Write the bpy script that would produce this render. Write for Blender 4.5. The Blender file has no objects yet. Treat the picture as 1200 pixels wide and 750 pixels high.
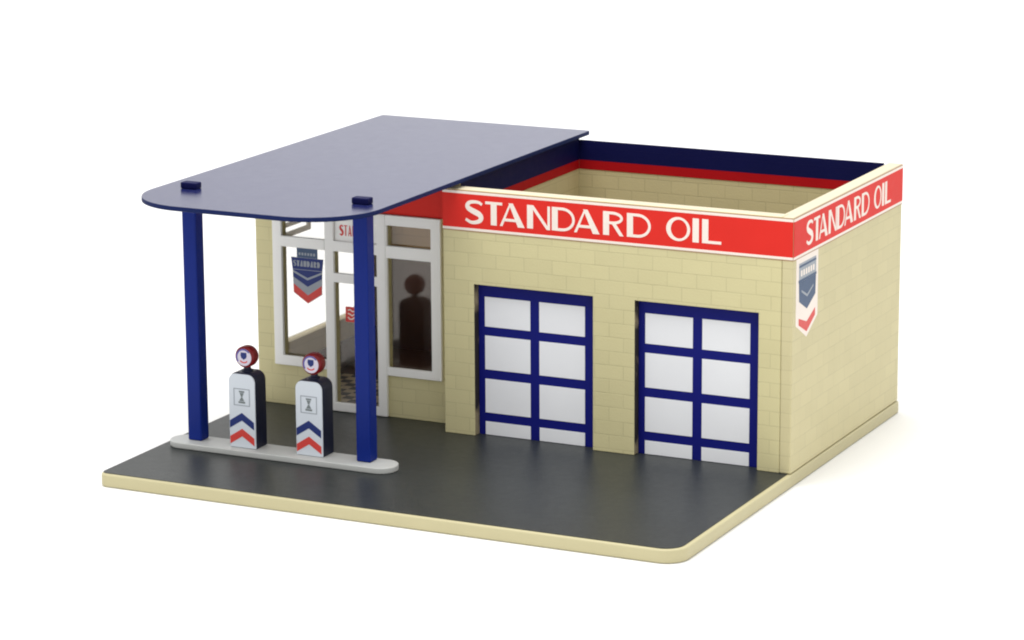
import bpy, bmesh, math, random
from mathutils import Vector, Matrix
random.seed(4)
S = 0.05                      # one model unit is 5 cm: the toy station is about 33 cm wide
sc = bpy.context.scene
COL = sc.collection

# ------------------------------------------------------------------ materials
def newmat(name):
    m = bpy.data.materials.new(name); m.use_nodes = True
    nt = m.node_tree
    return m, nt, nt.nodes['Principled BSDF']

def N(nt, t, **kw):
    n = nt.nodes.new(t)
    for k, v in kw.items(): setattr(n, k, v)
    return n

def coords(nt, scale=1.0 / S):
    tc = N(nt, 'ShaderNodeTexCoord'); mp = N(nt, 'ShaderNodeMapping')
    mp.inputs['Scale'].default_value = (scale,) * 3
    nt.links.new(tc.outputs['Object'], mp.inputs['Vector'])
    return mp.outputs['Vector']

def mixc(nt, fac, a, b):
    mx = N(nt, 'ShaderNodeMix', data_type='RGBA')
    if isinstance(fac, float): mx.inputs[0].default_value = fac
    else: nt.links.new(fac, mx.inputs[0])
    for s, v in ((6, a), (7, b)):
        if isinstance(v, tuple): mx.inputs[s].default_value = (*v, 1)
        else: nt.links.new(v, mx.inputs[s])
    return mx.outputs[2]

def paint(name, col, rough=0.45, spec=0.5, var=0.06, nscale=3.0, bump=0.05, bscale=60.0, coat=0.0, rvar=0.08):
    """painted wood: a little uneven in tone, sheen and surface"""
    m, nt, b = newmat(name)
    v = coords(nt)
    n1 = N(nt, 'ShaderNodeTexNoise'); n1.inputs['Scale'].default_value = nscale; n1.inputs['Detail'].default_value = 6
    nt.links.new(v, n1.inputs['Vector'])
    c = mixc(nt, n1.outputs['Fac'], tuple(x * (1 - var) for x in col), tuple(min(1, x * (1 + var)) for x in col))
    nt.links.new(c, b.inputs['Base Color'])
    mr = N(nt, 'ShaderNodeMapRange'); mr.inputs[3].default_value = rough - rvar; mr.inputs[4].default_value = rough + rvar
    n2 = N(nt, 'ShaderNodeTexNoise'); n2.inputs['Scale'].default_value = nscale * 4; n2.inputs['Detail'].default_value = 5
    nt.links.new(v, n2.inputs['Vector']); nt.links.new(n2.outputs['Fac'], mr.inputs[0])
    nt.links.new(mr.outputs[0], b.inputs['Roughness'])
    b.inputs['Specular IOR Level'].default_value = spec
    b.inputs['Coat Weight'].default_value = coat
    if bump:
        n3 = N(nt, 'ShaderNodeTexNoise'); n3.inputs['Scale'].default_value = bscale; n3.inputs['Detail'].default_value = 4
        nt.links.new(v, n3.inputs['Vector'])
        bp = N(nt, 'ShaderNodeBump'); bp.inputs['Strength'].default_value = bump; bp.inputs['Distance'].default_value = 0.02 * S
        nt.links.new(n3.outputs['Fac'], bp.inputs['Height']); nt.links.new(bp.outputs[0], b.inputs['Normal'])
    return m

CREAM = (0.652, 0.595, 0.334)
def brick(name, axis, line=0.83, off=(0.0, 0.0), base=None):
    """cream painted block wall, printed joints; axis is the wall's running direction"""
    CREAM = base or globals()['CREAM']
    m, nt, b = newmat(name)
    v = coords(nt)
    sp = N(nt, 'ShaderNodeSeparateXYZ'); nt.links.new(v, sp.inputs[0])
    cb = N(nt, 'ShaderNodeCombineXYZ')
    ad = N(nt, 'ShaderNodeMath', operation='ADD'); ad.inputs[1].default_value = 40.0 + off[0]
    nt.links.new(sp.outputs['XYZ'.index(axis)], ad.inputs[0]); nt.links.new(ad.outputs[0], cb.inputs[0])
    ad2 = N(nt, 'ShaderNodeMath', operation='ADD'); ad2.inputs[1].default_value = 15.0 + off[1]
    nt.links.new(sp.outputs[2], ad2.inputs[0]); nt.links.new(ad2.outputs[0], cb.inputs[1])
    bk = N(nt, 'ShaderNodeTexBrick')
    bk.inputs['Scale'].default_value = 1.0
    bk.inputs['Brick Width'].default_value = 0.33; bk.inputs['Row Height'].default_value = 0.152
    bk.inputs['Mortar Size'].default_value = 0.0068; bk.inputs['Mortar Smooth'].default_value = 0.6
    bk.inputs['Bias'].default_value = 0.0
    bk.inputs['Color1'].default_value = (*[x * 1.025 for x in CREAM], 1)
    bk.inputs['Color2'].default_value = (*[x * 0.965 for x in CREAM], 1)
    bk.inputs['Mortar'].default_value = (*[x * line for x in CREAM], 1)
    # a slightly wobbly print
    nz = N(nt, 'ShaderNodeTexNoise'); nz.inputs['Scale'].default_value = 9.0; nt.links.new(v, nz.inputs['Vector'])
    vm = N(nt, 'ShaderNodeVectorMath', operation='MULTIPLY_ADD')
    nt.links.new(nz.outputs['Color'], vm.inputs[0]); vm.inputs[1].default_value = (0.006,) * 3; nt.links.new(cb.outputs[0], vm.inputs[2])
    nt.links.new(vm.outputs[0], bk.inputs['Vector'])
    # joints fade in and out where the ink took unevenly
    n4 = N(nt, 'ShaderNodeTexNoise'); n4.inputs['Scale'].default_value = 4.0; n4.inputs['Detail'].default_value = 6
    nt.links.new(v, n4.inputs['Vector'])
    mr4 = N(nt, 'ShaderNodeMapRange'); mr4.inputs[1].default_value = 0.35; mr4.inputs[2].default_value = 0.68
    mr4.inputs[3].default_value = 0.5; mr4.inputs[4].default_value = 1.0
    nt.links.new(n4.outputs['Fac'], mr4.inputs[0])
    c = mixc(nt, mr4.outputs[0], CREAM, bk.outputs['Color'])
    n1 = N(nt, 'ShaderNodeTexNoise'); n1.inputs['Scale'].default_value = 2.2; n1.inputs['Detail'].default_value = 8
    nt.links.new(v, n1.inputs['Vector'])
    c2 = N(nt, 'ShaderNodeMix', data_type='RGBA', blend_type='MULTIPLY'); c2.inputs[0].default_value = 1.0
    tone = mixc(nt, n1.outputs['Fac'], (0.93, 0.925, 0.90), (1.0, 1.0, 1.0))
    nt.links.new(c, c2.inputs[6]); nt.links.new(tone, c2.inputs[7])
    nt.links.new(c2.outputs[2], b.inputs['Base Color'])
    b.inputs['Roughness'].default_value = 0.55; b.inputs['Specular IOR Level'].default_value = 0.35
    n3 = N(nt, 'ShaderNodeTexNoise'); n3.inputs['Scale'].default_value = 45.0; n3.inputs['Detail'].default_value = 5
    nt.links.new(v, n3.inputs['Vector'])
    bp = N(nt, 'ShaderNodeBump'); bp.inputs['Strength'].default_value = 0.10; bp.inputs['Distance'].default_value = 0.02 * S
    nt.links.new(n3.outputs['Fac'], bp.inputs['Height'])
    bp2 = N(nt, 'ShaderNodeBump', invert=True); bp2.inputs['Strength'].default_value = 0.25; bp2.inputs['Distance'].default_value = 0.006 * S
    nt.links.new(bk.outputs['Fac'], bp2.inputs['Height']); nt.links.new(bp.outputs[0], bp2.inputs['Normal'])
    nt.links.new(bp2.outputs[0], b.inputs['Normal'])
    return m

def checker(name):
    m, nt, b = newmat(name)
    v = coords(nt)
    ck = N(nt, 'ShaderNodeTexChecker'); ck.inputs['Scale'].default_value = 1 / 0.13
    ck.inputs['Color1'].default_value = (0.50, 0.40, 0.26, 1); ck.inputs['Color2'].default_value = (0.03, 0.02, 0.018, 1)
    nt.links.new(v, ck.inputs['Vector']); nt.links.new(ck.outputs['Color'], b.inputs['Base Color'])
    b.inputs['Roughness'].default_value = 0.4
    return m

def glass(name):
    """thin clear acrylic: mostly see-through, mirrors at its skin"""
    m, nt, b = newmat(name); nt.nodes.remove(b)
    out = nt.nodes['Material Output']
    tr = N(nt, 'ShaderNodeBsdfTransparent'); tr.inputs[0].default_value = (0.975, 0.975, 0.97, 1)
    gl = N(nt, 'ShaderNodeBsdfGlossy'); gl.inputs['Roughness'].default_value = 0.05; gl.inputs[0].default_value = (0.95, 0.90, 0.85, 1)
    fr = N(nt, 'ShaderNodeFresnel'); geo = N(nt, 'ShaderNodeNewGeometry')   # a thin sheet: same reflection on both faces
    mr = N(nt, 'ShaderNodeMapRange'); mr.inputs[3].default_value = 1.5; mr.inputs[4].default_value = 1 / 1.5
    nt.links.new(geo.outputs['Backfacing'], mr.inputs[0]); nt.links.new(mr.outputs[0], fr.inputs['IOR'])
    mx = N(nt, 'ShaderNodeMixShader')
    nt.links.new(fr.outputs[0], mx.inputs[0]); nt.links.new(tr.outputs[0], mx.inputs[1]); nt.links.new(gl.outputs[0], mx.inputs[2])
    nt.links.new(mx.outputs[0], out.inputs['Surface'])
    return m

def asphalt():
    m = paint('asphalt_paint', (0.0265, 0.0305, 0.0300), rough=0.36, spec=0.30, var=0.10, nscale=2.5, bump=0.16, bscale=70.0, rvar=0.05)
    return m

M = {}
M['brick_x'] = brick('cream_block_front', 'X')
M['brick_y'] = brick('cream_block_side', 'Y', line=0.875, base=(0.622, 0.560, 0.328))
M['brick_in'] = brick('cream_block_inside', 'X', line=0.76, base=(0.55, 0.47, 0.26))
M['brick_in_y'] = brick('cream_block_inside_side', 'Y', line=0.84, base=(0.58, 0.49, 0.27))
M['cream'] = paint('cream_paint', (0.53, 0.48, 0.285), rough=0.5, spec=0.35, var=0.05, bump=0.08)
M['cream_top'] = paint('cream_edge_paint', (0.61, 0.54, 0.385), rough=0.5, spec=0.35, var=0.06, nscale=5, bump=0.08)
M['asphalt'] = asphalt()
M['navy'] = paint('navy_paint', (0.0040, 0.019, 0.19), rough=0.40, spec=0.14, var=0.08, bump=0.05)
M['navy_cut'] = paint('navy_cut_edge', (0.006, 0.014, 0.075), rough=0.6, spec=0.12, var=0.1, bump=0.05)
M['navy_roof'] = paint('navy_roof_lacquer', (0.012, 0.016, 0.085), rough=0.22, spec=0.80, var=0.05, bump=0.02, bscale=30, rvar=0.03)
M['navy_door'] = paint('navy_door_paint', (0.005, 0.008, 0.165), rough=0.5, spec=0.15, var=0.10, bump=0.05)
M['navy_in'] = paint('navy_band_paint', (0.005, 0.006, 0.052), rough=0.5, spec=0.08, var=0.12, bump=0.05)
M['navy_dark'] = paint('pump_shell_paint', (0.0045, 0.008, 0.030), rough=0.4, spec=0.4, var=0.1, bump=0.05)
M['globe_white'] = paint('globe_face_print', (0.66, 0.62, 0.72), rough=0.35, spec=0.4, var=0.06, bump=0.0)
M['red'] = paint('red_paint', (0.70, 0.026, 0.018), rough=0.5, spec=0.15, var=0.07, bump=0.04)
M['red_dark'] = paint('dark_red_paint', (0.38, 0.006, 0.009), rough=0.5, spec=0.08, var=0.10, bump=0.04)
M['globe_red'] = paint('globe_red_paint', (0.20, 0.008, 0.010), rough=0.35, spec=0.35, var=0.10, bump=0.03)
M['globe_blue'] = paint('globe_blue_print', (0.10, 0.09, 0.36), rough=0.4, spec=0.4, var=0.1, bump=0.0)
M['print_cream'] = paint('white_print', (0.87, 0.78, 0.70), rough=0.5, spec=0.35, var=0.04, bump=0.03)
M['white'] = paint('white_paint', (0.90, 0.895, 0.86), rough=0.4, spec=0.4, var=0.03, bump=0.05)
M['pane_white'] = paint('door_pane_white', (0.86, 0.87, 0.89), rough=0.45, spec=0.35, var=0.04, nscale=2, bump=0.04)
M['pump_white'] = paint('pump_white', (0.66, 0.71, 0.77), rough=0.35, spec=0.45, var=0.03, bump=0.03)
M['grey'] = paint('island_grey', (0.52, 0.53, 0.51), rough=0.5, spec=0.35, var=0.07, nscale=5, bump=0.12)
M['print_blue'] = paint('blue_print', (0.008, 0.024, 0.16), rough=0.45, spec=0.35, var=0.08, bump=0.0)
M['print_slate'] = paint('slate_blue_print', (0.05, 0.09, 0.17), rough=0.5, spec=0.35, var=0.12, nscale=12, bump=0.0)
M['print_red'] = paint('red_print', (0.66, 0.055, 0.045), rough=0.45, spec=0.35, var=0.08, bump=0.0)
M['print_grey'] = paint('grey_print', (0.33, 0.36, 0.40), rough=0.5, spec=0.3, var=0.1, nscale=12, bump=0.0)
M['print_dark'] = paint('dark_print', (0.19, 0.22, 0.225), rough=0.5, spec=0.3, var=0.1, bump=0.0)
M['shadow_brown'] = paint('brown_shadow_line', (0.40, 0.24, 0.13), rough=0.5, spec=0.2, var=0.15, bump=0.0)  # for the shadow lines drawn beside the pinstripes
M['dark_brown'] = paint('dark_brown_paint', (0.085, 0.038, 0.022), rough=0.5, spec=0.3, var=0.15, bump=0.05)
M['wood_in'] = brick('office_inner_wall', 'X', line=0.8, base=(0.46, 0.28, 0.125))
M['floor'] = checker('office_checker_floor')
# laser-cut edge: scorched dark in places
m, nt, b = newmat('scorched_cut_edge'); v = coords(nt)
n1 = N(nt, 'ShaderNodeTexNoise'); n1.inputs['Scale'].default_value = 2.6; n1.inputs['Detail'].default_value = 5; nt.links.new(v, n1.inputs['Vector'])
cr = N(nt, 'ShaderNodeMapRange'); cr.inputs[1].default_value = .47; cr.inputs[2].default_value = .60; nt.links.new(n1.outputs['Fac'], cr.inputs[0])
nt.links.new(mixc(nt, cr.outputs[0], (0.022, 0.016, 0.016), (0.33, 0.27, 0.16)), b.inputs['Base Color']); b.inputs['Roughness'].default_value = .7
M['cut_edge'] = m
M['glass'] = glass('clear_acrylic')
m, nt, b = newmat('backdrop_white'); b.inputs['Base Color'].default_value = (0.88, 0.88, 0.875, 1); b.inputs['Roughness'].default_value = 0.8
b.inputs['Specular IOR Level'].default_value = 0.1; M['backdrop'] = m

# ------------------------------------------------------------------ mesh helpers (model units, scaled by S when linked)
class MB:
    def __init__(s): s.bm = bmesh.new()
    def box(s, x0, x1, y0, y1, z0, z1):
        vs = [s.bm.verts.new((x, y, z)) for x in (x0, x1) for y in (y0, y1) for z in (z0, z1)]
        for f in ((0, 1, 3, 2), (4, 6, 7, 5), (0, 4, 5, 1), (2, 3, 7, 6), (0, 2, 6, 4), (1, 5, 7, 3)):
            s.bm.faces.new([vs[i] for i in f])
        return s
    def prism(s, poly, plane, d0, d1):
        """poly is a 2D outline; plane 'xz' extrudes along y, 'yz' along x, 'xy' along z"""
        def P(a, b, d): return {'xz': (a, d, b), 'yz': (d, a, b), 'xy': (a, b, d)}[plane]
        lo = [s.bm.verts.new(P(a, b, d0)) for a, b in poly]; hi = [s.bm.verts.new(P(a, b, d1)) for a, b in poly]
        n = len(poly)
        s.bm.faces.new(lo); s.bm.faces.new(hi[::-1])
        for i in range(n): s.bm.faces.new([lo[i], hi[i], hi[(i + 1) % n], lo[(i + 1) % n]])
        return s
    def cellwall(s, us, vs, holes, plane, d0, d1):
        """slab cut by rectangular holes; only outer faces are made"""
        us = sorted(set(us)); vs = sorted(set(vs))
        def solid(i, j):
            if i < 0 or j < 0 or i >= len(us) - 1 or j >= len(vs) - 1: return False
            cu = (us[i] + us[i + 1]) / 2; cv = (vs[j] + vs[j + 1]) / 2
            return not any(h[0] < cu < h[1] and h[2] < cv < h[3] for h in holes)
        cache = {}
        def V(i, j, k):
            if (i, j, k) not in cache:
                d = (d0, d1)[k]; a, b = us[i], vs[j]
                cache[i, j, k] = s.bm.verts.new({'xz': (a, d, b), 'yz': (d, a, b), 'xy': (a, b, d)}[plane])
            return cache[i, j, k]
        for i in range(len(us) - 1):
            for j in range(len(vs) - 1):
                if not solid(i, j): continue
                s.bm.faces.new([V(i, j, 0), V(i + 1, j, 0), V(i + 1, j + 1, 0), V(i, j + 1, 0)])
                s.bm.faces.new([V(i, j, 1), V(i, j + 1, 1), V(i + 1, j + 1, 1), V(i + 1, j, 1)])
                for (di, dj, a, b) in ((-1, 0, (i, j), (i, j + 1)), (1, 0, (i + 1, j), (i + 1, j + 1)), (0, -1, (i, j), (i + 1, j)), (0, 1, (i, j + 1), (i + 1, j + 1))):
                    if not solid(i + di, j + dj):
                        s.bm.faces.new([V(*a, 0), V(*b, 0), V(*b, 1), V(*a, 1)])
        return s
    def lathe_y(s, prof, cx, cz, n=48):
        """prof: (y, r) pairs turned about an axis along y"""
        rings = []
        for y, r in prof:
            if r < 1e-6: rings.append([s.bm.verts.new((cx, y, cz))])
            else: rings.append([s.bm.verts.new((cx + r * math.cos(2 * math.pi * k / n), y, cz + r * math.sin(2 * math.pi * k / n))) for k in range(n)])
        for A, B in zip(rings, rings[1:]):
            for k in range(n):
                q = [A[k % len(A)], A[(k + 1) % len(A)], B[(k + 1) % len(B)], B[k % len(B)]]
                u = []
                for v in q:
                    if v not in u: u.append(v)
                if len(u) > 2: s.bm.faces.new(u)
        return s
    def lathe_z(s, prof, cx, cy, n=32):
        rings = []
        for z, r in prof:
            if r < 1e-6: rings.append([s.bm.verts.new((cx, cy, z))])
            else: rings.append([s.bm.verts.new((cx + r * math.cos(2 * math.pi * k / n), cy + r * math.sin(2 * math.pi * k / n), z)) for k in range(n)])
        for A, B in zip(rings, rings[1:]):
            for k in range(n):
                q = [A[k % len(A)], A[(k + 1) % len(A)], B[(k + 1) % len(B)], B[k % len(B)]]
                u = []
                for v in q:
                    if v not in u: u.append(v)
                if len(u) > 2: s.bm.faces.new(u)
        return s
    def build(s, name, mat, parent=None, bevel=0.0, seg=2, smooth=False, org=(0, 0, 0)):
        bm = s.bm
        for v in bm.verts: v.co = (v.co - Vector(org)) * S
        bmesh.ops.recalc_face_normals(bm, faces=bm.faces)
        me = bpy.data.meshes.new(name); bm.to_mesh(me); bm.free()
        me.materials.append(M[mat])
        o = bpy.data.objects.new(name, me); COL.objects.link(o)
        o.location = Vector(org) * S
        if parent is not None:
            o.parent = parent; o.location = Vector(org) * S - Vector(parent.get('_o', (0, 0, 0)))
        if bevel:
            b = o.modifiers.new('edge', 'BEVEL'); b.width = bevel * S; b.segments = seg; b.limit_method = 'ANGLE'; b.angle_limit = math.radians(40)
        if smooth or bevel:
            for p in me.polygons: p.use_smooth = True
            a = o.modifiers.new('wn', 'WEIGHTED_NORMAL') if bevel else None
            if a: a.keep_sharp = True
            if smooth and not bevel:
                for e in me.edges: pass
                me.set_sharp_from_angle(angle=math.radians(40))
        return o

def thing(name, label, cat, org=(0, 0, 0), group=None):
    o = bpy.data.objects.new(name, None); COL.objects.link(o)
    o.location = Vector(org) * S; o['_o'] = tuple(Vector(org) * S)
    o.empty_display_size = 0.01
    o['label'] = label; o['category'] = cat
    if group: o['group'] = group
    return o

def rpoly(x0, x1, y0, y1, r, n=14):
    """outline with rounded corners; r = radii of (x0y0, x1y0, x1y1, x0y1)"""
    out = []
    for (cx, cy, rr, a0) in ((x0, y0, r[0], 180), (x1, y0, r[1], 270), (x1, y1, r[2], 0), (x0, y1, r[3], 90)):
        sx = 1 if cx == x0 else -1; sy = 1 if cy == y0 else -1
        if rr == 0: out.append((cx, cy)); continue
        for k in range(n + 1):
            a = math.radians(a0 + 90 * k / n)
            out.append((cx + sx * rr + rr * math.cos(a), cy + sy * rr + rr * math.sin(a)))
    return out

# ---- drawn capitals: each letter is a list of strokes in a unit-high box ----
def stroke(path, w, n=None):
    """ribbon along a path; w is one width or one per point"""
    ws = w if isinstance(w, (list, tuple)) else [w] * len(path)
    L, R = [], []
    for i, p in enumerate(path):
        a = path[max(0, i - 1)]; b = path[min(len(path) - 1, i + 1)]
        d = Vector((b[0] - a[0], b[1] - a[1])); d.normalize(); nrm = Vector((-d.y, d.x)) * ws[i] / 2
        L.append((p[0] + nrm.x, p[1] + nrm.y)); R.append((p[0] - nrm.x, p[1] - nrm.y))
    return L + R[::-1]

def arc(cx, cy, rx, ry, a0, a1, n=20):
    return [(cx + rx * math.cos(math.radians(a0 + (a1 - a0) * k / n)), cy + ry * math.sin(math.radians(a0 + (a1 - a0) * k / n))) for k in range(n + 1)]

def rect(x0, x1, y0, y1): return [(x0, y0), (x1, y0), (x1, y1), (x0, y1)]

def bowl(x0, xr, cy, ry, t, n=16):
    """D-shaped thin bowl from the stem at x0 out to xr"""
    st = (xr - x0) * 0.38
    path = [(x0, cy + ry)] + [(x0 + st + (xr - x0 - st) * math.cos(math.radians(90 - 180 * k / n)), cy + ry * math.sin(math.radians(90 - 180 * k / n))) for k in range(n + 1)] + [(x0, cy - ry)]
    return stroke(path, t)

def glyph(ch, w, T=0.275, t=0.115):
    """strokes of a capital, height 1, width w; T thick and t thin"""
    h = t / 2
    if ch == 'S':
        top = arc(w * .50, .745, w * .40, .195, 25, 180, 14)
        mid = [(w * .10 + (w * .80) * k / 8, .745 - .49 * (k / 8) ** 1.0) for k in range(9)]
        ctrl = [(.90, .84), (.74, .925), (.50, .945), (.26, .90), (.15, .775), (.20, .66), (.36, .575), (.56, .50), (.76, .415), (.85, .285), (.78, .145), (.56, .065), (.32, .06), (.06, .175)]
        wid = [.11, .125, .135, .16, .19, .215, .235, .245, .235, .215, .185, .155, .135, .11]
        pts, ws = [], []
        for i in range(len(ctrl) - 1):
            p0 = ctrl[max(0, i - 1)]; p1 = ctrl[i]; p2 = ctrl[i + 1]; p3 = ctrl[min(len(ctrl) - 1, i + 2)]
            for k in range(4):
                u = k / 4
                q = [0.5 * (2 * p1[j] + (p2[j] - p0[j]) * u + (2 * p0[j] - 5 * p1[j] + 4 * p2[j] - p3[j]) * u * u + (3 * p1[j] - p0[j] - 3 * p2[j] + p3[j]) * u ** 3) for j in (0, 1)]
                pts.append((q[0] * w, q[1])); ws.append(wid[i] + (wid[i + 1] - wid[i]) * u)
        pts.append((ctrl[-1][0] * w, ctrl[-1][1])); ws.append(wid[-1])
        return [stroke(pts, ws)]
    if ch == 'T': return [rect(0, w, 1 - t, 1), rect(w / 2 - T / 2, w / 2 + T / 2, 0, 1 - t * .5)]
    if ch == 'A':
        return [[(0, 0), (t * 1.1, 0), (w * .47, 1), (w * .40, 1)], [(w * .36, 1), (w * .36 + T * .72, 1), (w, 0), (w - T * 1.12, 0)], rect(w * .2, w * .75, .22, .22 + t)]
    if ch == 'N': return [rect(0, T, 0, 1), [(T * .45, 1), (T * 1.05, 1), (w, 0), (w - t * 1.35, 0)], rect(w - t, w, 0, 1)]
    if ch == 'D': return [rect(0, T, 0, 1), bowl(T * .6, w - h, .5, .5 - h, t)]
    if ch == 'R': return [rect(0, T, 0, 1), bowl(T * .6, w - h - .03, .735, .265 - h, t), [(w * .42, .50), (w * .62, .50), (w, 0), (w - t * 1.5, 0)]]
    if ch == 'O':
        n = 40; o = [(w / 2 + w / 2 * math.cos(2 * math.pi * k / n), .5 + .5 * math.sin(2 * math.pi * k / n)) for k in range(n)]
        i = [(w * .535 + (w * .5 - t * 1.45) * math.cos(2 * math.pi * k / n), .5 + (.5 - t * .9) * math.sin(2 * math.pi * k / n)) for k in range(n)]
        return [('ring', o, i)]
    if ch == 'I': return [rect(0, w, 0, 1)]
    if ch == 'L': return [rect(0, T, 0, 1), rect(T * .5, w, 0, t)]

def letters(mb, items, z0, h, plane, d, out, thick, place=lambda u: u, T=0.275, t=0.115, lz=lambda u: 0.0):
    """items: (char, u0, u1); every stroke its own thin plate, each a hair prouder than the last"""
    for ch, u0, u1 in items:
        w = (u1 - u0) / h
        for k, poly in enumerate(glyph(ch, w, T, t)):
            e = d + out * (thick + 0.0012 * k)
            f = lambda p: (u0 + p[0] * h, z0 + lz(u0) + p[1] * h)
            if poly[0] == 'ring':
                o, i = poly[1], poly[2]; n = len(o)
                def P(p, dd): a, b = f(p); return {'xz': (a, dd, b), 'yz': (dd, a, b)}[plane]
                vo = [[mb.bm.verts.new(P(p, dd)) for p in o] for dd in (d, e)]; vi = [[mb.bm.verts.new(P(p, dd)) for p in i] for dd in (d, e)]
                for q in range(n):
                    r = (q + 1) % n
                    mb.bm.faces.new([vo[1][q], vo[1][r], vi[1][r], vi[1][q]]); mb.bm.faces.new([vo[0][q], vo[0][r], vi[0][r], vi[0][q]])
                    mb.bm.faces.new([vo[0][q], vo[0][r], vo[1][r], vo[1][q]]); mb.bm.faces.new([vi[0][q], vi[0][r], vi[1][r], vi[1][q]])
            else:
                mb.prism([f(p) for p in poly], plane, d, e)

# ------------------------------------------------------------------ setting: a white studio sweep
BZ = -0.140
bm = MB()
prof = [(-60, BZ)] + [(26 + 14 * math.sin(math.radians(a)), BZ + 14 - 14 * math.cos(math.radians(a))) for a in range(0, 91, 6)] + [(40, 60)]
A = [bm.bm.verts.new((-70, y, z)) for y, z in prof]; B = [bm.bm.verts.new((70, y, z)) for y, z in prof]
for i in range(len(prof) - 1): bm.bm.faces.new([A[i], B[i], B[i + 1], A[i + 1]])
o = bm.build('backdrop', 'backdrop', smooth=True); o['kind'] = 'structure'

# ------------------------------------------------------------------ display base
XL, XR, YF, YB = -6.55, 0.012, -2.945, 3.375
base = thing('display_base', 'cream edged flat base board with dark grey asphalt top under the whole toy station', 'base board', (XL / 2, 0.2, BZ))
mb = MB(); mb.prism(rpoly(XL, XR, YF, YB, (.10, .24, .05, .05)), 'xy', BZ + .002, 0.0)
mb.build('board', 'cream', base, bevel=.020, seg=3, org=(XL / 2, 0, BZ))
mb = MB(); mb.prism(rpoly(XL + .012, XR - .046, YF + .040, 3.3, (.07, .20, 0, 0)), 'xy', 0.0005, 0.006)
mb.build('asphalt', 'asphalt', base, org=(XL / 2, 0, 0))

# ------------------------------------------------------------------ station building
H, D, HC = 2.708, 3.342, 2.755
YO = 0.322                     # face of the office wall, set back from the garage wall
bld = thing('station_building', 'cream block toy filling station with red sign band, open topped garage and glazed office', 'toy building', (-3.2, 1.6, 0.006))
Z0 = 0.0065
bld_x = 0.0
def second(o, mat, test):
    """another finish on some faces of the same board (its cut edges)"""
    o.data.materials.append(M[mat]); i = len(o.data.materials) - 1
    for p in o.data.polygons:
        if test(p): p.material_index = i
d1 = (-3.6345, -2.241, -1, 1.682); d2 = (-1.758, -0.372, -1, 1.682)
SI = 0.168                    # thickness of the side wall
SW = 0.125                    # the side wall's board shows its end beside the front wall
mb = MB(); mb.cellwall([-4.0, d1[0], d1[1], d2[0], d2[1], -SW], [Z0, 1.682, H], [d1, d2], 'xz', 0.0, 0.165)
fw = mb.build('front_wall', 'brick_x', bld, bevel=.008)
second(fw, 'cream_top', lambda p: p.normal.z > .5 and p.center.z > 2.6 * S)
second(fw, 'cut_edge', lambda p: abs(p.normal.y) < .5 and p.center.z < 1.70 * S and -3.7 * S < p.center.x + bld_x < -.3 * S)
mb = MB(); mb.prism([(-SW + .001, -.002), (0, -.002), (0, D), (-SI, D), (-SI, .167), (-SW + .001, .167)], 'xy', Z0, H + .001)
sw = mb.build('side_wall', 'brick_y', bld, bevel=.016, seg=3); second(sw, 'cream_top', lambda p: p.normal.z > .5)
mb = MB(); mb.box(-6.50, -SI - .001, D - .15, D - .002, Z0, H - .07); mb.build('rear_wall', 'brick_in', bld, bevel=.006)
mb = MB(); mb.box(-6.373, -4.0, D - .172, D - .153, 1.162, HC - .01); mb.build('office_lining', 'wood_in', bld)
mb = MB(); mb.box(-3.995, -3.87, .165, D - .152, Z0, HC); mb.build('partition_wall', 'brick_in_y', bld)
# office walls
ho = [(-6.20, -5.585, .52, 2.24), (-5.535, -4.93, -1, 2.24), (-4.87, -4.25, .52, 2.24)]
mb = MB(); mb.cellwall([-6.5175] + [x for h in ho for x in h[:2]] + [-3.998], [Z0, .52, 2.24, HC], ho, 'xz', YO, YO + .13)
mb.build('office_front_wall', 'brick_x', bld, bevel=.008)
hs = [(.80, 2.85, .59, 2.28)]
mb = MB(); mb.cellwall([YO + .13, .80, 2.85, D - .152], [Z0, .59, 2.28, HC], hs, 'yz', -6.5170, -6.40)
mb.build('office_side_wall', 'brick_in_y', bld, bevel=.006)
mb = MB(); mb.box(-6.39, -4.0, YO + .14, D - .155, .0065, .016); mb.build('office_floor', 'floor', bld)
mb = MB(); mb.box(-6.388, -4.002, 1.80, D - .18, .0165, .024); mb.build('dark_floor', 'dark_brown', bld)  # rear part of the office floor in dark brown
mb = MB(); mb.box(-6.398, -6.375, YO + .16, D - .16, .017, .34); mb.box(-6.373, -4.0, D - .175, D - .153, .017, 1.16); mb.build('dark_panels', 'dark_brown', bld)  # dark brown panels: low on the side wall, taller on the rear wall

# printed bands inside the open garage: navy above red
ZI, ZJ = 2.4945, 2.3875
xa, xb, yb = -3.868, -SI, D - .152
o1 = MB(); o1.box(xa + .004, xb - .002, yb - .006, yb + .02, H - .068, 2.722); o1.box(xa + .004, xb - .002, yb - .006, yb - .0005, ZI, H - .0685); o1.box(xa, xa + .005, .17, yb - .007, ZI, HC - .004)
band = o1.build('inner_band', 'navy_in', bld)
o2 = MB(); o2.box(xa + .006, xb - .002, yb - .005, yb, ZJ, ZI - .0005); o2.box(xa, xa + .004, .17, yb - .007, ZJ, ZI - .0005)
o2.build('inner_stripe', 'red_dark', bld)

# sign bands
ZT, ZB = 2.6767, 2.2814
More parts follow.
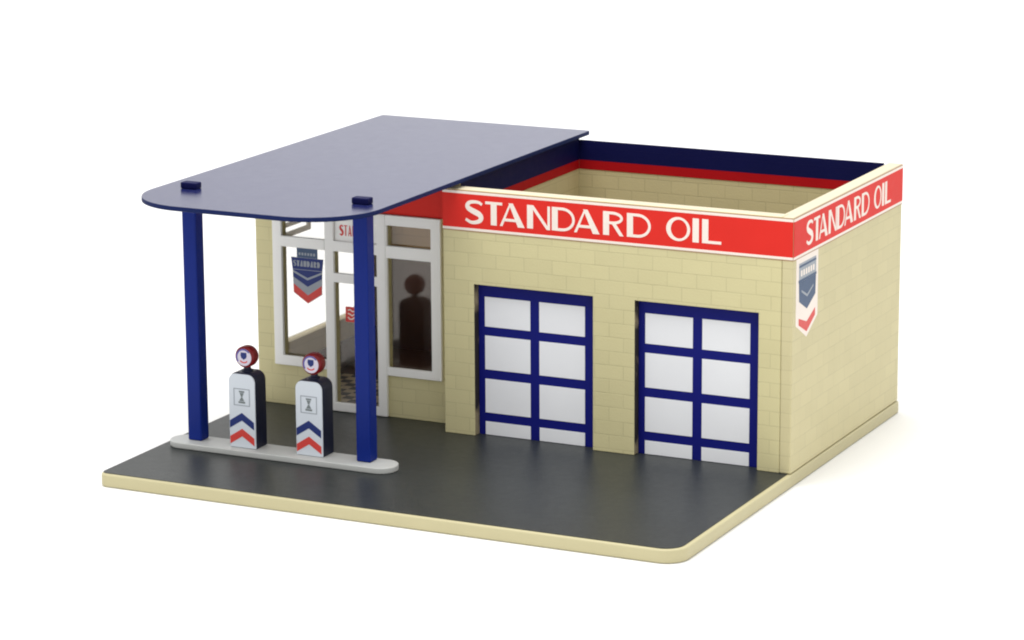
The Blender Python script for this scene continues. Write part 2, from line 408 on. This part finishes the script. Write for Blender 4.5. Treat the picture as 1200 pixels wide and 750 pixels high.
# front, wrapping onto the right-hand wall as a separate band
mb = MB(); mb.box(-4.0, -0.004, -.006, 0.0, ZB + .012, ZT - .012)
fb = mb.build('sign_band', 'red', bld); fb['label'] = 'red lettered band over the garage doors'
mb = MB()
for z in (ZT, ZB): mb.box(-4.0, -0.004, -.0075, 0.0, z - .0135, z + .0135)
mb.build('pinstripe', 'print_cream', fb)
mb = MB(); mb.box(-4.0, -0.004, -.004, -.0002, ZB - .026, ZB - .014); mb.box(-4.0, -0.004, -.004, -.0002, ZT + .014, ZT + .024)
mb.build('shadow_hairline', 'shadow_brown', fb)  # printed brown hairlines that draw the shadow along the pinstripes
LT = [('S', -3.737, -3.506), ('T', -3.490, -3.290), ('A', -3.319, -3.028), ('N', -2.998, -2.730), ('D', -2.710, -2.443), ('A', -2.453, -2.158),
      ('R', -2.119, -1.885), ('D', -1.847, -1.576), ('O', -1.403, -1.135), ('I', -1.108, -1.038), ('L', -1.002, -0.789)]
mb = MB(); letters(mb, LT, 2.347, .252, 'xz', -.006, -1, .002, lz=lambda u: .018 * (u + 3.7) / 2.9)
mb.build('lettering', 'print_cream', fb)
mb = MB(); mb.box(0.0, .006, .003, D - .004, ZB + .012, ZT - .012)
sb = mb.build('sign_band', 'red', bld); sb['label'] = 'red lettered band on the side wall'
mb = MB()
for z in (ZT, ZB): mb.box(0.0, .0075, .003, D - .004, z - .0135, z + .0135)
mb.build('pinstripe', 'print_cream', sb)
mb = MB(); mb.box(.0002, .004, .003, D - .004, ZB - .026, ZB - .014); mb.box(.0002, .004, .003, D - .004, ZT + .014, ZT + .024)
mb.build('shadow_hairline', 'shadow_brown', sb)  # the same drawn-in shadow lines on the side band
k = (2.935 - .345) / (-.789 + 3.737)
mb = MB(); letters(mb, [(c, .345 + (a + 3.737) * k, .345 + (b_ + 3.737) * k) for c, a, b_ in LT], 2.352, .252, 'yz', .006, 1, .002, T=.245, t=.11)
mb.build('lettering', 'print_cream', sb)
mb = MB(); mb.box(-6.515, -4.002, YO - .006, YO, 2.293, HC - .004); ob = mb.build('sign_band', 'red', bld); ob['label'] = 'plain red band over the office windows, shaded by the canopy'

# ---- shield emblem: a tab, a wide band, a blue chevron and a red chevron
def shield(parent, plane, d, out, u0, u1, ztop, zbot, backing, flip=False):
    W = u1 - u0; Hh = ztop - zbot; cu = (u0 + u1) / 2
    def U(x): return cu + x * W
    def Zz(y): return ztop - y * Hh
    def pr(mb, pts, a, b): mb.prism([(U(x), Zz(y)) for x, y in pts], plane, d + out * a, d + out * b)
    mb = MB()
    if backing == 'full': pr(mb, [(-.5, 0), (.5, 0), (.5, .80), (0, 1.0), (-.5, .80)], 0, .003)
    else: pr(mb, [(-.5, .19), (.5, .19), (.46, .40), (.44, .82), (0, 1.0), (-.44, .82), (-.46, .40)], 0, .003)
    root = mb.build('shield_emblem', 'print_cream' if backing == 'full' else 'print_grey', parent)
    if backing == 'full':
        mb = MB(); pr(mb, [(-.38, .075), (.40, .075), (.40, .30), (-.38, .30)], .003, .0045); mb.build('tab', 'print_grey', root)
        mb = MB(); pr(mb, [(-.38, .10), (.40, .10), (.40, .125), (-.38, .125)], .0045, .0055); pr(mb, [(-.40, .27), (.42, .27), (.42, .30), (-.40, .30)], .0045, .0055)
        pr(mb, [(-.38, .302), (.40, .302), (.38, .53), (0, .66), (-.36, .53)], .003, .0047); mb.build('blue_field', 'print_slate', root)
        mb = MB()
        for kx in range(6): pr(mb, [(-.30 + .11 * kx, .165), (-.235 + .11 * kx, .165), (-.235 + .11 * kx, .235), (-.30 + .11 * kx, .235)], .0045, .006)
        mb.build('faint_writing', 'print_cream', root)
        mb = MB(); pr(mb, [(-.26, .40), (0, .485), (.28, .40), (.28, .425), (0, .515), (-.26, .425)], .0047, .006); mb.build('thin_chevron', 'print_grey', root)
        mb = MB(); pr(mb, [(-.37, .73), (0, .815), (.38, .70), (.38, .79), (0, .935), (-.37, .81)], .003, .0047); mb.build('red_chevron', 'print_red', root)
    else:
        mb = MB(); pr(mb, [(-.32, .0), (.32, .0), (.32, .188), (-.32, .188)], 0, .0035); mb.build('tab', 'print_slate', root)
        mb = MB(); pr(mb, [(-.495, .192), (.495, .192), (.46, .40), (-.46, .40)], .003, .0045)
        pr(mb, [(-.45, .41), (.45, .41), (.44, .54), (0, .70), (-.44, .54)], .003, .0046); mb.build('blue_field', 'print_blue', root)
        mb = MB()
        word = 'STANDARD'; x = U(-.42); dx = W * .105
        letters(mb, [(c, U(-.43) + i * dx, U(-.43) + i * dx + dx * .80) for i, c in enumerate(word)], Zz(.345), Hh * .10, plane, d + out * .0045, out, .0012, T=.34, t=.2)
        mb.build('lettering', 'print_grey', root)
        mb = MB(); pr(mb, [(-.45, .42), (0, .545), (.45, .42), (.45, .455), (0, .585), (-.45, .455)], .0046, .006)
        for kx in range(6): pr(mb, [(-.26 + .09 * kx, .10 - .0), (-.205 + .09 * kx, .10), (-.205 + .09 * kx, .145), (-.26 + .09 * kx, .145)], .0035, .0046)
        mb.build('thin_chevron', 'print_grey', root)
        mb = MB(); pr(mb, [(-.435, .66), (0, .855), (.435, .66), (.435, .81), (0, .995), (-.435, .81)], .003, .0047); mb.build('red_chevron', 'print_red', root)
    return root
e = shield(bld, 'yz', 0.0, 1, .085, .715, 2.262, 1.385, 'full'); e['label'] = 'shield on the side wall with a white backing'

# ---- garage doors
for h in (d1, d2):
    x0, x1 = h[0], h[1]
    mb = MB(); mb.box(x0 - .05, x1 + .05, .166, .20, Z0, 1.73)
    # the slab stands behind the opening, so the wall's own edge frames it
    mb = MB(); mb.box(x0 + .002, x1 - .002, .10, .135, Z0, 1.680)
    g = mb.build('garage_door', 'navy_door', bld, bevel=.003)
    w = x1 - x0; c0, c1, c2, c3 = x0 + .078, x0 + .618, x0 + .724, x0 + 1.259
    mb = MB()
    for a, b_ in ((c0, c1), (c2, c3)):
        for za, zb in ((1.209, 1.537), (.735, 1.110), (.256, .632), (.010, .157)):
            mb.box(a, b_, .0955, .10, za, zb)
    mb.build('door_panes', 'pane_white', g, bevel=.002)

# ---- office windows and door: white frames standing proud of the wall, clear acrylic behind them
def frame_part(name, us, vs, holes, y0=YO - .045, y1=YO - .001):
    mb = MB(); mb.cellwall(us, vs, holes, 'xz', y0, y1)
    return mb.build(name, 'white', bld, bevel=.009)
def pane(parent, x0, x1, z0, z1, y=YO + .02):
    mb = MB(); mb.box(x0, x1, y, y + .012, z0, z1); return mb.build('glass', 'glass', parent)
ZTT, ZTB = 1.948, 1.828       # transom bar
wl = frame_part('window', [-6.28, -6.165, -5.619], [.472, .583, ZTB, ZTT, 2.168, 2.292], [(-6.165, -5.60, .583, ZTB), (-6.165, -5.60, ZTT, 2.168)])
wl['label'] = 'window with the shield emblem on its pane'
pane(wl, -6.198, -5.587, .522, 2.238)
dr = frame_part('office_door', [-5.617, -5.505, -4.968, -4.858], [.012, .112, 1.478, 1.585, ZTB, ZTT, 2.168, 2.292],
                [(-5.505, -4.968, .112, 1.478), (-5.505, -4.968, 1.585, ZTB), (-5.505, -4.968, ZTT, 2.168)])
pane(dr, -5.533, -4.932, .03, 2.238)
wr = frame_part('window', [-4.856, -4.840, -4.300, -4.178], [.487, .583, 1.810, ZTT, 2.175, 2.292], [(-4.840, -4.300, .583, 1.810), (-4.840, -4.300, ZTT, 2.175)])
wr['label'] = 'window beside the garage wall with dark reflections'
pane(wr, -4.868, -4.252, .522, 2.238)
# side window, glazed too
mb = MB(); mb.cellwall([.76, .80, 1.50, 1.58, 2.85, 2.89], [.55, .59, 1.75, 1.815, 1.868, 1.925, 2.28, 2.32],
    [(.80, 1.58, .59, 1.75), (.80, 1.50, 1.815, 1.868), (.80, 1.58, 1.925, 2.28), (1.58, 2.85, .59, 2.28)], 'yz', -6.545, -6.5180)
ws = mb.build('window', 'white', bld, bevel=.006); ws['label'] = 'wide window in the office side wall'
mb = MB(); mb.box(-6.47, -6.458, .802, 2.848, .592, 2.278); mb.build('glass', 'glass', ws)
# white name board in the door's transom light, red letters
mb = MB(); mb.box(-5.50, -4.972, YO - .012, YO + .012, 1.95, 2.166); tb = mb.build('transom_board', 'white', dr)
mb = MB(); letters(mb, [(c, -5.435 + i * .0525, -5.435 + i * .0525 + .043) for i, c in enumerate('STANDARD')], 2.008, .118, 'xz', YO - .012, -1, .002, T=.105, t=.08)
mb.build('lettering', 'print_red', tb)
# small red sign hung in the door glass
mb = MB(); mb.box(-5.39, -5.14, YO + .004, YO + .014, 1.035, 1.205); rs = mb.build('door_sign', 'print_red', dr)
mb = MB()
for kk, zc in enumerate((1.165, 1.12, 1.075)):
    mb.prism(stroke([(-5.36 + .026 * q, zc + .013 * math.sin(q * 1.9 + kk)) for q in range(8)], .014), 'xz', YO + .004, YO + .0025)
mb.build('faint_writing', 'print_cream', rs)
e = shield(wl, 'xz', YO + .018, -1, -6.075, -5.665, 1.828, 1.19, 'cut'); e['label'] = 'shield on the window pane'

# ------------------------------------------------------------------ canopy on two posts
IZ = .074
can = thing('canopy', 'flat navy blue canopy roof with rounded front corners carried on two square posts', 'canopy', (-5.17, .4, 2.757))
ZC0, ZC1 = 2.757, 2.806
mb = MB(); mb.prism(rpoly(-6.53, -3.81, -2.50, 3.37, (.75, .75, .03, .03), 24), 'xy', ZC0, ZC1)
rf = mb.build('roof', 'navy_roof', can, bevel=.006, seg=2, org=(-5.17, 0, ZC0))
rf.data.materials.append(M['navy_cut'])              # the sawn edge is matt, the faces are lacquered
for p in rf.data.polygons:
    if abs(p.normal.z) < .5: p.material_index = 1
for px, lab in ((-6.2484, None), (-4.2002, None)):
    mb = MB(); mb.box(px, px + .168, -1.647, -1.482, IZ, ZC0 - .001)
    p = mb.build('post', 'navy', can, bevel=.018, seg=3, org=(px + .084, -1.5645, IZ))
    mb = MB(); mb.box(px + -.012, px + .182, -1.635, -1.515, ZC1 + .0005, ZC1 + .068)
    mb.build('peg', 'navy_in', p, bevel=.014, seg=3, org=(px + .084, -1.5645, IZ)).location = (0, 0, 0)

# ------------------------------------------------------------------ pump island
mb = MB(); mb.prism(rpoly(-6.465, -3.745, -1.790, -1.425, (.18, .18, .18, .18)), 'xy', .0062, IZ - .0005)
isl = mb.build('pump_island', 'grey', None, bevel=.014, seg=3, org=(-5.1, -1.6, .0062))
isl['label'] = 'long pale grey kerb with rounded ends under the pumps and posts'; isl['category'] = 'island'

# ------------------------------------------------------------------ pumps
def make_pump(label):
    t = thing('fuel_pump', label, 'fuel pump', (0, 0, 0), 'fuel pumps on the island')
    w, dp, h = .162, .21, .818
    def arch(hw, hh, r, z0=0.0, n=10):
        return [(-hw, z0), (hw, z0)] + [(hw - r + r * math.cos(math.radians(a)), hh - r + r * math.sin(math.radians(a))) for a in range(0, 91, 9)] + \
               [(-hw + r + r * math.cos(math.radians(a)), hh - r + r * math.sin(math.radians(a))) for a in range(90, 181, 9)]
    mb = MB(); mb.prism(arch(w, h, .10), 'xz', -.115, .105); mb.build('body', 'navy_dark', t, bevel=.012, seg=2)
    mb = MB(); mb.prism(arch(w - .003, h - .012, .085, .003), 'xz', -.132, -.1155); fp = mb.build('front_panel', 'pump_white', t, bevel=.006)
    # the dial plate: a thin outlined square with hands
    mb = MB(); mb.cellwall([-.098, -.089, .089, .098], [.462, .471, .641, .650], [(-.089, .089, .471, .641)], 'xz', -.1345, -.132)
    dl = mb.build('dial', 'print_grey', fp)
    mb = MB()
    mb.prism([(-.034, .625), (.034, .625), (.030, .607), (-.030, .607)], 'xz', -.1340, -.132)
    mb.prism([(-.024, .603), (.024, .603), (.008, .560), (-.008, .560)], 'xz', -.1343, -.132)
    mb.prism([(-.008, .556), (.008, .556), (.030, .515), (-.030, .515)], 'xz', -.1343, -.132)
    mb.prism([(-.040, .510), (.040, .510), (.040, .490), (-.040, .490)], 'xz', -.1340, -.132)
    mb.build('dial', 'print_dark', fp)
    for mt, z in (('print_blue', .385), ('print_red', .212)):          # bars that rise to a point in the middle
        mb = MB(); mb.prism([(-.152, z - .176), (-.004, z - .084), (.142, z - .176), (.142, z - .094), (-.004, z), (-.152, z - .094)], 'xz', -.1345, -.132)
        mb.build('chevron', mt, fp)
    mb = MB(); mb.lathe_z([(h - .005, 0), (h - .005, .062), (h + .012, .060), (h + .022, .040), (h + .060, .034), (h + .062, 0)], 0, .0); mb.build('neck', 'navy_dark', t, smooth=True)
    gz = h + .158
    R = .116
    mb = MB(); mb.lathe_y([(-.070, 0), (-.070, .094)] + [(-.066 + .02 * k / 4, .098 + (R - .098) * math.sin(math.radians(90 * k / 4))) for k in range(5)] +
                          [(.03, R), (.055, R * .93), (.072, R * .78), (.082, R * .5), (.086, 0)], 0, gz)
    gl = mb.build('globe', 'globe_red', t, smooth=True)
    mb = MB(); mb.lathe_y([(-.0700, 0), (-.0725, 0), (-.0725, .092), (-.0700, .092)], 0, gz); gf = mb.build('globe_face', 'globe_white', gl)
    mb = MB(); mb.prism([(-.034, gz + .052), (.034, gz + .052), (.038, gz + .020), (.030, gz - .006), (0, gz - .026), (-.030, gz - .006), (-.038, gz + .020)], 'xz', -.0740, -.0725)
    mb.build('face_emblem', 'print_blue', gf)
    mb = MB()
    ring = lambda a0, a1, r, wd: stroke([(r * math.cos(math.radians(a0 + (a1 - a0) * q / 16)), gz + r * math.sin(math.radians(a0 + (a1 - a0) * q / 16))) for q in range(17)], wd)
    mb.prism(ring(40, 215, .084, .016), 'xz', -.0741, -.0725); mb.build('face_ring', 'globe_blue', gf)
    mb = MB(); mb.prism(ring(222, 318, .057, .013), 'xz', -.0741, -.0725); mb.build('face_ring', 'print_red', gf)
    return t
def tree(o, parent=None):
    c = o.copy(); COL.objects.link(c)
    if parent is not None: c.parent = parent
    for ch in list(o.children): tree(ch, c)
    return c
p1 = make_pump('white fronted pump nearer the free end of the island, beside the outer post')
p2 = tree(p1); p2['label'] = 'white fronted pump in front of the office window and door, beside the inner post'
p1.location = Vector((-5.540, -1.560, IZ)) * S
p2.location = Vector((-4.741, -1.540, IZ)) * S
for o in list(bpy.data.objects):
    if '_o' in o: del o['_o']

# ------------------------------------------------------------------ light: white studio tent and one overhead softbox
w = bpy.data.worlds.new('World'); sc.world = w; w.use_nodes = True
bg = w.node_tree.nodes['Background']; bg.inputs[0].default_value = (1.0, 0.995, 0.985, 1); bg.inputs[1].default_value = 0.86
def softbox(name, loc, target, size, watts, col=(1, 1, 1)):
    l = bpy.data.lights.new(name, 'AREA'); l.shape = 'RECTANGLE'; l.size, l.size_y = size[0] * S, size[1] * S
    l.energy = watts; l.color = col
    o = bpy.data.objects.new(name, l); COL.objects.link(o); o.location = Vector(loc) * S
    o.rotation_euler = (Vector(target) - Vector(loc)).to_track_quat('-Z', 'Y').to_euler()
    return o
softbox('softbox_overhead', (-4, -4.5, 21), (-3, 0.5, 0), (16, 16), 10.5)
softbox('softbox_backdrop', (-6, 14, 30), (-8, 34, 8), (40, 10), 15)

# ------------------------------------------------------------------ camera
cam = bpy.data.cameras.new('camera'); co = bpy.data.objects.new('camera', cam); COL.objects.link(co)
yaw, pit, rol = -4.53775193e-01, 2.30156530e-01, -6.01337749e-03
f = Vector((math.sin(yaw) * math.cos(pit), math.cos(yaw) * math.cos(pit), -math.sin(pit)))
r0 = Vector((math.cos(yaw), -math.sin(yaw), 0)); u0 = r0.cross(f)
r = math.cos(rol) * r0 + math.sin(rol) * u0; u = -math.sin(rol) * r0 + math.cos(rol) * u0
co.matrix_world = Matrix(((r.x, u.x, -f.x, 1.13743669e+01 * S), (r.y, u.y, -f.y, -2.98532803e+01 * S), (r.z, u.z, -f.z, 9.11844653 * S), (0, 0, 0, 1)))
cam.sensor_width = 36; cam.lens = 3752.06347 / 1200 * 36
cam.clip_start = .05; cam.clip_end = 50
sc.camera = co
sc.view_settings.view_transform = 'Standard'; sc.view_settings.look = 'None'
sc.view_settings.exposure = 0; sc.view_settings.gamma = 1
sc.cycles.max_bounces = 10; sc.cycles.transparent_max_bounces = 16
sc.cycles.use_denoising = True
sc.cycles.filter_width = 2.0
